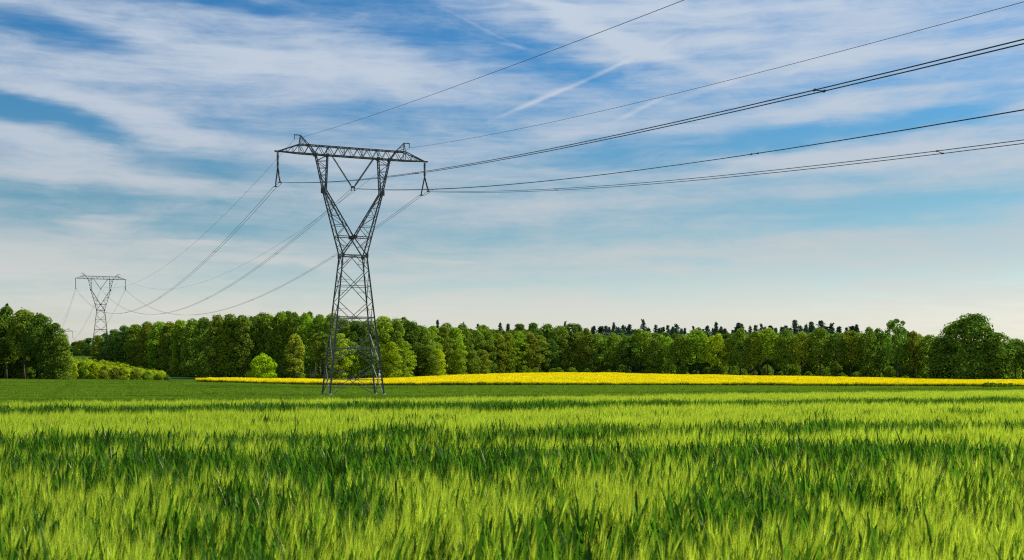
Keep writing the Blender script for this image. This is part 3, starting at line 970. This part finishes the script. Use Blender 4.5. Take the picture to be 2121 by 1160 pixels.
def scatter_woods():
    r = random.Random(4)
    pts = []

    def clump(px, d, ytop):
        g = at(px, d)
        h = z_of(ytop, d) - g.z
        if h < 2:
            return
        pts.append((g.x, g.y, g.z, r.uniform(0, 6.28), 0.0, h / 20.0, r.randrange(8)))
    for px in range(-330, 130, 7):
        for k in range(3):
            clump(px + r.uniform(-3, 3), 348 + 12 * k, float(np.interp(px, [-330, -40, 60, 100, 130], [640, 652, 655, 680, 715])) + r.uniform(0, 10))
    for px in range(150, 240, 6):
        clump(px + r.uniform(-3, 3), float(np.interp(px, [150, 200, 240], [900, 720, 600])), float(np.interp(px, [150, 240], [712, 696])) + r.uniform(0, 6))
    for px in range(120, 250, 5):
        clump(px + r.uniform(-3, 3), 1000 + r.uniform(-40, 40), 716 + r.uniform(-4, 6))
    for px in range(235, 400, 7):
        for k in range(3):
            dd = float(np.interp(px, [235, 400], [600, 410])) + 14 * k
            clump(px + r.uniform(-3, 3), dd, float(np.interp(px, [235, 280, 400], [690, 677, 668])) + r.uniform(0, 8))
    for px in range(400, 1150, 7):
        for k in range(3):
            dd = float(np.interp(px, [400, 640, 870, 1150], [404, 396, 408, 466])) + 13 * k
            clump(px + r.uniform(-3, 3), dd, float(np.interp(px, [400, 600, 700, 900, 1150], [664, 655, 660, 680, 682])) + r.uniform(0, 9))
    for px in range(1150, 2420, 7):
        for k in range(3):
            dd = float(np.interp(px, [1150, 1600, 2000, 2240], [486, 486, 452, 440])) + 12 * k
            clump(px + r.uniform(-3, 3), dd, float(np.interp(px, [1150, 1240, 1800, 1900, 1940, 2240], [684, 688, 688, 692, 702, 708])) + r.uniform(0, 16))
    for i in range(150):
        px = r.uniform(1225, 1790)
        d = r.uniform(505, 530)
        g = at(px, d)
        pts.append((g.x, g.y, g.z, r.uniform(0, 6.28), 0.0, (z_of(r.uniform(676, 692), d) - g.z) / 22.0, 8 + r.randrange(3)))
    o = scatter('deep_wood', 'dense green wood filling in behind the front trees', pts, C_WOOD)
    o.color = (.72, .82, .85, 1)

    pts = []
    for px in range(145, 345, 4):
        far = float(np.interp(px, [145, 240, 300, 345], [560, 520, 430, 365]))
        d = 356
        while d < far:
            g = at(px + r.uniform(-4, 4), d + r.uniform(-4, 4))
            if r.random() < .8:
                pts.append((g.x, g.y, g.z, r.uniform(0, 6.28), 0.0, r.uniform(.3, .7), r.randrange(4)))
            d += 4.5 + (d - 356) * .05
    o = scatter('scrub', 'yellow-green scrub climbing the clearing below the second pylon', pts, C_SCRUB)
    o.color = (2.1, 1.75, .7, 1)
    pts = []
    for i in range(240):
        px = r.uniform(1200, 2200)
        d = float(np.interp(px, RAPE_PX, RAPE_BACK)) + r.uniform(14, 50)
        g = at(px, d)
        pts.append((g.x, g.y, g.z, r.uniform(0, 6.28), 0.0, r.choice((.25, .35, .45, .6, .9, 1.6)) * r.uniform(.7, 1.3), r.randrange(4)))
    for i in range(110):
        px = r.uniform(620, 1190)
        d = max(344, float(np.interp(px, RAPE_PX, RAPE_BACK))) + r.uniform(5, 14)
        g = at(px, d)
        pts.append((g.x, g.y, g.z, r.uniform(0, 6.28), 0.0, r.uniform(.35, .8), r.randrange(4)))
    for i in range(60):
        px = r.uniform(-130, 140)
        g = at(px, r.uniform(342, 362))
        pts.append((g.x, g.y, g.z, r.uniform(0, 6.28), 0.0, r.uniform(.4, 1.0), r.randrange(4)))
    o = scatter('undergrowth', 'low bushy undergrowth along the foot of the woods', pts, C_SCRUB)
    o.color = (.95, 1.0, .85, 1)
    pts = []
    for i in range(40):
        g = at(r.uniform(2035, 2095), r.uniform(276, 286))
        pts.append((g.x, g.y, g.z, r.uniform(0, 6.28), 0.0, r.uniform(.22, .36), r.randrange(4)))
    o = scatter('weeds', 'dark weeds at the corner of the yellow field', pts, C_SCRUB)
    o.color = (1.0, 1.0, .8, 1)


scatter_woods()
tree('S', 228, 796, 9, 290, 'dark', 'tiny dark clump of weeds alone in the dark green field')

# ------------------------------------------------------------------ wooden hide at the edge of the wood
M_WOOD = mat_principled('weathered_wood', (0.16, 0.13, 0.11), 0.85, 0, 0.3, 4.0)
M_WOODD = mat_principled('dark_boards', (0.05, 0.04, 0.035), 0.9, 0, 0.3, 4.0)


def hide():
    g = at(646.5, 354)
    t = thing('raised_hide', 'small wooden hunting hide on legs at the edge of the wood', 'hide', g, R(12))
    zb = z_of(780, 354) - g.z
    mb = MB()
    for z in np.arange(zb, zb + 0.95, .16):
        for s in (-1, 1):
            mb.box((0, s * .8, z + .075), 1.7, .05, .15)
            mb.box((s * .83, 0, z + .075), .05, 1.54, .15)
    for sx_ in (-1, 1):
        for sy in (-1, 1):
            mb.box((sx_ * .78, sy * .74, zb + 1.0), .09, .09, 1.9)
    mb.box((0, 0, zb - .03), 1.7, 1.7, .06)
    mb.build('cabin', M_WOOD, t)
    mb = MB()
    for z in np.arange(zb + 1.45, zb + 1.9, .16):
        mb.box((0, -.8, z + .075), 1.7, .05, .15)
        mb.box((.83, 0, z + .075), .05, 1.54, .15)
    mb.build('window_boards', M_WOODD, t)
    mb = MB()
    mb.bar((-1.05, 0, zb + 2.05), (1.05, 0, zb + 2.2), 2.1, .07)
    mb.build('roof', M_WOODD, t)
    for sx_ in (-1, 1):
        for sy in (-1, 1):
            mb = MB()
            mb.bar((sx_ * 1.0, sy * .95, -.3), (sx_ * .75, sy * .7, zb - .06), .13)
            mb.build('leg', M_WOOD, t)


hide()

# ------------------------------------------------------------------ pylons
M_STEEL = mat_principled('galvanised_steel', (0.060, 0.066, 0.066), 0.45, 0.35, 0.25, 1.5)
M_STEEL_SUNLIT = mat_principled('weathered_sunlit_zinc', (0.17, 0.18, 0.18), 0.42, 0.4, 0.35, 1.2)  # paler body steel: weathering, plus sunlight on the braces painted into the colour
M_CONC = mat_principled('concrete', (0.16, 0.155, 0.145), 0.9, 0, 0.25, 3.0)
M_INSUL = mat_principled('insulator_glass', (0.025, 0.022, 0.022), 0.25, 0.0)
M_PLATE = mat_principled('white_enamel', (0.42, 0.44, 0.43), 0.4)
M_WIRE = mat_principled('aluminium_wire', (0.045, 0.048, 0.052), 0.6, 0.3)

ARM = 12.9      # half length of the crossarm
ZA = 41.2       # underside of the crossarm
ZT = 42.7       # top chord
ZP = 44.3       # earth-wire peaks
THETA = R(21.118)


def U(z):       # half width of the tapering body along the crossarm, and across it
    return 4.72 + (2.08 - 4.72) * z / 24.15


def V(z):
    return 3.1 + (1.55 - 3.1) * z / 24.15


def build_pylon(loc, rz, label):
    t = thing('pylon', label, 'pylon', loc, rz, 'lattice pylons of the power line')
    c = [(-1, -1), (1, -1), (1, 1), (-1, 1)]

    def cor(z, k):
        return Vector((c[k][0] * U(z), c[k][1] * V(z), z))
    # four legs
    for k in range(4):
        mb = MB()
        mb.bar(cor(-.3, k), cor(12, k), .25)
        mb.bar(cor(12, k), cor(24.15, k), .21)
        lg = mb.build('leg', M_STEEL, t)
        mb = MB()
        mb.tube([cor(0, k) - Vector((0, 0, .5)), cor(0, k) + Vector((0, 0, .30)), cor(0, k) + Vector((0, 0, .42))], [.46, .42, .30], 10)
        mb.build('footing', M_CONC, lg)
    # belts
    mb = MB()
    for z, s in ((2.77, .15), (8.17, .15), (13.5, .16), (18.9, .09), (24.15, .20)):
        for k in range(4):
            mb.bar(cor(z, k), cor(z, (k + 1) % 4), s)
        if z in (2.77, 13.5, 24.15):
            mb.bar(cor(z, 0), cor(z, 2), .08)
    mb.build('belt_frame', M_STEEL_SUNLIT, t)
    # bracing of each of the four faces
    for k in range(4):
        mb = MB()
        l = (k + 1) % 4
        A = lambda z: cor(z, k)
        B = lambda z: cor(z, l)
        Mid = lambda z: (cor(z, k) + cor(z, l)) / 2
        s = .10
        for m_, zs in ((2.77, (0.1, 5.5)), (8.17, (5.5, 10.9)), (13.5, (10.9, 16.2)), (24.15, (21.6,))):
            for z in zs:
                mb.bar(Mid(m_), A(z), s)
                mb.bar(Mid(m_), B(z), s)
        mb.bar(A(16.2), B(21.6), s)
        mb.bar(B(16.2), A(21.6), s)
        # secondary members
        for a, b_ in ((2.77, 5.5), (8.17, 10.9), (13.5, 16.2)):
            for X in (A, B):
                mb.bar(X((a + b_) / 2), Mid(a).lerp(X(b_), .5), .06)
        for a, b_ in ((2.77, 0.1), (8.17, 5.5), (13.5, 10.9), (24.15, 21.6)):
            for X in (A, B):
                mb.bar(X((a + b_) / 2), Mid(a).lerp(X(b_), .5), .06)
                mb.bar(X(a), Mid(a).lerp(X(b_), .5), .05)
        for X, Y in ((A, B), (B, A)):
            mb.bar(X(18.0), X(16.2).lerp(Y(21.6), .33), .05)
            mb.bar(X(19.9), X(21.6).lerp(Y(16.2), .33), .05)
        mb.build('face_lattice', M_STEEL_SUNLIT, t)
    # forked arms: outer pair runs from waist corner to crossarm, inner pair from the elbow to the central node
    ZE, UE, VE = 35.2, 5.05, .62
    ZN, VN = 27.4, 1.2
    gus = MB()
    for sgn in (-1, 1):
        mb = MB()

        def OUT(z, v):      # outer edge
            if z < ZE:
                q = (z - 24.15) / (ZE - 24.15)
                return Vector((sgn * (2.08 + (UE + .12 - 2.08) * q), v * (1.55 + (VE - 1.55) * q), z))
            q = (z - ZE) / (ZA - ZE)
            return Vector((sgn * (UE + .12 + (6.5 - UE - .12) * q), v * (VE + (.55 - VE) * q), z))

        def INN(z, v):      # inner edge
            if z < ZE:
                q = (z - ZN) / (ZE - ZN)
                return Vector((sgn * (.18 + (UE - .30 - .18) * q), v * (VN + (VE - VN) * q), z))
            q = (z - ZE) / (ZA - ZE)
            return Vector((sgn * (UE - .30 + (4.45 - UE + .30) * q), v * (VE + (.55 - VE) * q), z))
        for v in (-1, 1):
            mb.bar(OUT(24.15, v), OUT(ZE, v), .19)
            mb.bar(OUT(ZE, v), OUT(ZA, v), .17)
            mb.bar(INN(ZN, v), INN(ZE, v), .19)
            mb.bar(INN(ZE, v), INN(ZA, v), .17)
            # node down to the opposite-side waist corner
            mb.bar(Vector((sgn * .18, v * VN, ZN)), Vector((-sgn * 2.08, v * 1.55, 24.15)), .17)
            mb.bar(Vector((sgn * .18, v * VN, ZN)), OUT(ZN, v), .13)
            zz = [ZN, 29.3, 31.1, 32.7, 34.0, ZE]
            for i in range(len(zz) - 1):
                mb.bar(OUT(zz[i], v), INN(zz[i + 1], v) if i % 2 == 0 else INN(zz[i], v), .08)
                mb.bar(OUT(zz[i + 1], v), INN(zz[i + 1], v), .07)
                if i % 2 == 1:
                    mb.bar(INN(zz[i], v), OUT(zz[i + 1], v), .08)
            zz = [ZE, 36.6, 37.8, 39.0, 40.2, ZA]
            for i in range(len(zz) - 1):
                a, b_ = (OUT, INN) if i % 2 == 0 else (INN, OUT)
                mb.bar(a(zz[i], v), b_(zz[i + 1], v), .08)
                mb.bar(OUT(zz[i], v), INN(zz[i], v), .07)
            # small web between node strut and outer leg
            mb.bar(OUT(25.8, v), Vector((sgn * 1.13, v * 1.37, 25.75)), .07)
            mb.bar(OUT(ZN, v), Vector((sgn * 1.13, v * 1.37, 25.75)), .08)
            gus.box(INN(ZN, v), .62, .10, .55)
            gus.box(OUT(ZE, v), .55, .09, .9)
        # lacing between front and back
        for fn, zz in ((OUT, [24.15, 25.8, 27.4, 29.3, 31.1, 32.7, 34.0, ZE, 36.6, 37.8, 39.0, 40.2, ZA]), (INN, [ZN, 29.3, 31.1, 32.7, 34.0, ZE, 36.6, 37.8, 39.0, 40.2, ZA])):
            for i in range(len(zz) - 1):
                v = 1 if i % 2 else -1
                mb.bar(fn(zz[i], v), fn(zz[i + 1], -v), .065)
                mb.bar(fn(zz[i], -1), fn(zz[i], 1), .06)
        mb.build('fork_arm', M_STEEL, t)
        gus.box((sgn * 6.5, 0, ZA), .55, 1.25, .5)
        gus.box((sgn * 4.45, 0, ZA), .5, 1.25, .45)
        gus.box((sgn * 7.7, 0, ZT - .02), .4, 1.2, .3)
        for v in (-1, 1):
            gus.box((sgn * 2.08, v * 1.55, 24.15), .45, .45, .75)
    gus.build('gusset_plate', M_STEEL, t)
    # crossarm: box girder in the middle, tapering to the tips
    mb = MB()
    HD = .55
    UT = 9.3
    for v in (-HD, HD):
        mb.bar((-UT, v, ZA), (UT, v, ZA), .17)
        mb.bar((-UT, v, ZT), (UT, v, ZT), .15)
        n = 22
        for i in range(n):
            a, b_ = -UT + 2 * UT * i / n, -UT + 2 * UT * (i + 1) / n
            z1, z2 = (ZA, ZT) if i % 2 else (ZT, ZA)
            mb.bar((a, v, z1), (b_, v, z2), .085)
        for u in (-9.25, -4.45, -1.6, 1.6, 4.45, 9.25):
            mb.bar((u, v, ZA), (u, v, ZT), .09)
        for s in (-1, 1):
            tip = (s * ARM, v * .2, ZA + .12)
            mb.bar((s * UT, v, ZA), tip, .16)
            mb.bar((s * UT, v, ZT), tip, .14)
            for q1, q2 in ((0, .3), (.3, .6), (.6, .85)):
                lo = Vector((s * UT, v, ZA)).lerp(Vector(tip), q2)
                hi = Vector((s * UT, v, ZT)).lerp(Vector(tip), q1)
                mb.bar(hi, lo, .075)
                mb.bar(lo, Vector((s * UT, v, ZT)).lerp(Vector(tip), q2), .06)
    for z in (ZA, ZT):
        n = 16
        for i in range(n):
            a, b_ = -UT + 2 * UT * i / n, -UT + 2 * UT * (i + 1) / n
            s = HD if i % 2 else -HD
            mb.bar((a, s, z), (b_, -s, z), .07)
            mb.bar((a, -HD, z), (a, HD, z), .06)
    for s in (-1, 1):
        mb.box((s * (ARM - .05), 0, ZA + .1), 1.2, .34, .22)
    mb.build('crossarm', M_STEEL, t)
    # earth-wire peaks with their little hooked brackets
    for s in (-1, 1):
        mb = MB()
        top = Vector((s * 9.1, 0, ZP))
        for v in (-HD, HD):
            mb.bar((s * 9.25, v, ZT), top + Vector((0, v * .2, 0)), .11)
            mb.bar((s * 7.6, v, ZT), top + Vector((0, v * .2, 0)), .11)
            mb.bar((s * 7.6, v, ZT), (s * 6.5, v, ZA), .14)
            for q1, q2 in ((0, .35), (.35, .65), (.65, .85)):
                a = Vector((s * 7.6, v, ZT)).lerp(top, q1)
                b_ = Vector((s * 9.25, v, ZT)).lerp(top, q2)
                mb.bar(a, b_, .06)
        mb.bar(top - Vector((s * .15, 0, 0)), (s * 10.15, 0, ZP), .14)
        mb.bar((s * 10.1, 0, ZP), (s * 10.1, 0, ZP - .75), .10)
        mb.build('earth_wire_peak', M_STEEL, t)

    def string(mb, p, q, r, n):
        p, q = Vector(p), Vector(q)
        pts, rr = [], []
        for i in range(n):
            for a, w in ((0, .45), (.12, 1.0), (.5, .85), (.62, .35)):
                pts.append(p.lerp(q, (i + a) / n))
                rr.append(r * w)
        pts.append(q)
        rr.append(r * .4)
        mb.tube(pts, rr, 7)
    # hanging insulators at the tips: one thick string, then two that spread along the line to two clamps
    for s in (-1, 1):
        mb = MB()
        string(mb, (s * ARM, 0, ZA - .1), (s * ARM, 0, ZA - 2.5), .24, 12)
        ins = mb.build('insulator', M_INSUL, t, True)
        for v in (-1, 1):
            mb = MB()
            string(mb, (s * ARM, 0, ZA - 2.55), (s * ARM, v * 2.05, 35.95), .16, 16)
            mb.build('insulator_arm', M_INSUL, ins, True)
            mb = MB()
            mb.box((s * ARM, v * 2.15, 35.85), .12, .5, .25)
            mb.bar((s * ARM - .3, v * 2.15, 35.68), (s * ARM + .3, v * 2.15, 35.68), .13)
            mb.build('clamp', M_STEEL, ins)
        mb = MB()
        for o in (-.275, .275):
            mb.tube([(s * ARM + o, -2.2, 35.6), (s * ARM + o, 0, 35.5), (s * ARM + o, 2.2, 35.6)], .035, 5)
        mb.build('jumper_wire', M_WIRE, ins)
    # the V in the middle of the fork
    for s in (-1, 1):
        mb = MB()
        string(mb, (s * 3.55, 0, ZA - .15), (s * .32, 0, 36.25), .19, 26)
        mb.build('insulator', M_INSUL, t, True)
    mb = MB()
    mb.box((0, 0, 36.05), .75, .12, .35)
    for o in (-.275, .275):
        mb.box((o, 0, 35.7), .08, .08, .6)
        mb.box((o, 0, 35.5), .14, .5, .14)
    mb.build('clamp', M_STEEL, t)
    # enamel canister and number plate on the legs
    mb = MB()
    p = cor(3.25, 1) + Vector((-.5, -.12, 0))
    mb.tube([p, p + Vector((0, 0, .1)), p + Vector((0, 0, .55)), p + Vector((0, 0, .62))], [.16, .19, .19, .08], 10)
    mb.bar(p + Vector((0, 0, .62)), p + Vector((.1, 0, 1.15)), .05)
    o = mb.build('canister', M_PLATE, t, True)
    mb = MB()
    p = cor(3.5, 0) + Vector((-.05, -.2, 0))
    mb.box(p, .5, .04, .42)
    mb.build('number_plate', M_STEEL, t)
    return t


def copy_tree(o, parent=None):
    c = o.copy()
    COL.objects.link(c)
    if parent is not None:
        c.parent = parent
        c.matrix_parent_inverse = o.matrix_parent_inverse.copy()
    for ch in list(o.children):
        copy_tree(ch, c)
    return c


B1 = Vector(((731 - 1060.5) / F * 200, 200, -0.8))
B2 = Vector(((208.5 - 1060.5) / F * 638, 638, 16.8))
B3 = Vector(((120 - 1060.5) / F * 1080, 1080, 7.2))
p1 = build_pylon(B1, THETA, 'tall dark lattice pylon standing in the green field')
p2 = copy_tree(p1)
p2.location = B2
p2['label'] = 'smaller lattice pylon rising above the trees behind the scrub clearing'
p3 = copy_tree(p1)
p3.location = B3
p3['label'] = 'tiny faint pylon half hidden behind the left wood'

# ------------------------------------------------------------------ wires
AX = Vector((math.cos(THETA), math.sin(THETA), 0))
AV = Vector((-math.sin(THETA), math.cos(THETA), 0))


def wire_path(p, q, sag, n=60):
    return [p.lerp(q, i / n) - Vector((0, 0, 4 * sag * (i / n) * (1 - i / n))) for i in range(n + 1)]


def near_path(p, a, b, L=470.0, n=70):
    """from pylon 1 towards and past the camera"""
    return [p - AV * (L * i / n) + Vector((0, 0, a * (L * i / n) + b * (L * i / n) ** 2)) for i in range(n + 1)]


def bundle(label, path, spacers, roll=0.0, r=.030):
    t = thing('conductor_bundle', label, 'power line', path[0], 0, 'twin conductor bundles')
    d = (path[-1] - path[0])
    side = Vector((-d.y, d.x, 0)).normalized()
    side = (side * (1 if side.x > 0 else -1) * math.cos(R(roll)) + Vector((0, 0, math.sin(R(roll))))) * .275
    base = path[0]
    for s in (-1, 1):
        mb = MB()
        mb.tube([p - base + side * s for p in path], r, 5)
        mb.build('wire', M_WIRE, t, True)
    n = len(path) - 1
    for u in spacers:
        i = min(n - 1, int(u * n))
        c = path[i].lerp(path[i + 1], u * n - i) - base
        mb = MB()
        mb.bar(c - side * 1.0, c + side * 1.0, .04)
        for s in (-1, 1):
            mb.box(c + side * s, .09, .22, .09)
        mb.build('spacer', M_STEEL, t)
    return t


def earth(label, path, r=.022):
    mb = MB()
    base = path[0]
    mb.tube([p - base for p in path], r, 5)
    o = mb.build('earth_wire', M_WIRE, None, True)
    o.location = base
    tag(o, label, 'power line', 'thin earth wires on the peaks')


ZC = 35.75
ZEW = ZP - .78
# camera-side span: fitted slopes and curvature of each wire
for u, a, b, roll, spc, lab in ((-ARM, -.1703, .2653e-3, 0, (.17, .315, .43), 'uppermost thick twin wires passing overhead from the near pylon'),
                          (0.0, -.1706, .2847e-3, 11, (.10, .265, .40), 'middle thick twin wires running from the V insulator past the camera'),
                          (ARM, -.1640, .2617e-3, -15, (.12, .27, .40), 'lowest thick twin wires leaving the far tip of the big crossarm')):
    v0 = -2.2 if u else -.25
    p = B1 + AX * u + AV * v0 + Vector((0, 0, ZC))
    bundle(lab, near_path(p, a, b), spc, roll)
earth('thin topmost wire from the near peak to the top edge of sky', near_path(B1 + AX * -10.1 + Vector((0, 0, ZEW)), -.144, .1156e-3))
earth('thin wire from the far peak of the big crossarm across the sky', near_path(B1 + AX * 10.1 + Vector((0, 0, ZEW)), -.1506, .2054e-3))
# spans to the second and third pylons
SPANS = [(B1, B2, 17.6, 'sagging towards the second pylon'), (B2, B3, 15.0, 'between the two distant pylons')]
for S, T_, sag, wh in SPANS:
    for u, what in ((-ARM, 'twin wires of the left crossarm tips,'), (0.0, 'twin wires of the middle V insulators,'), (ARM, 'twin wires of the right crossarm tips,')):
        v0 = 2.2 if u else .25
        p = S + AX * u + AV * v0 + Vector((0, 0, ZC))
        q = T_ + AX * u - AV * v0 + Vector((0, 0, ZC))
        bundle(what + ' ' + wh, wire_path(p, q, sag), (.12, .3, .48) if S is B1 else ())
    for s, what in ((-1, 'thin earth wire of the left peaks,'), (1, 'thin earth wire of the right peaks,')):
        earth(what + ' ' + wh, wire_path(S + AX * (s * 10.1) + Vector((0, 0, ZEW)), T_ + AX * (s * 10.1) + Vector((0, 0, ZEW)), sag * .85))
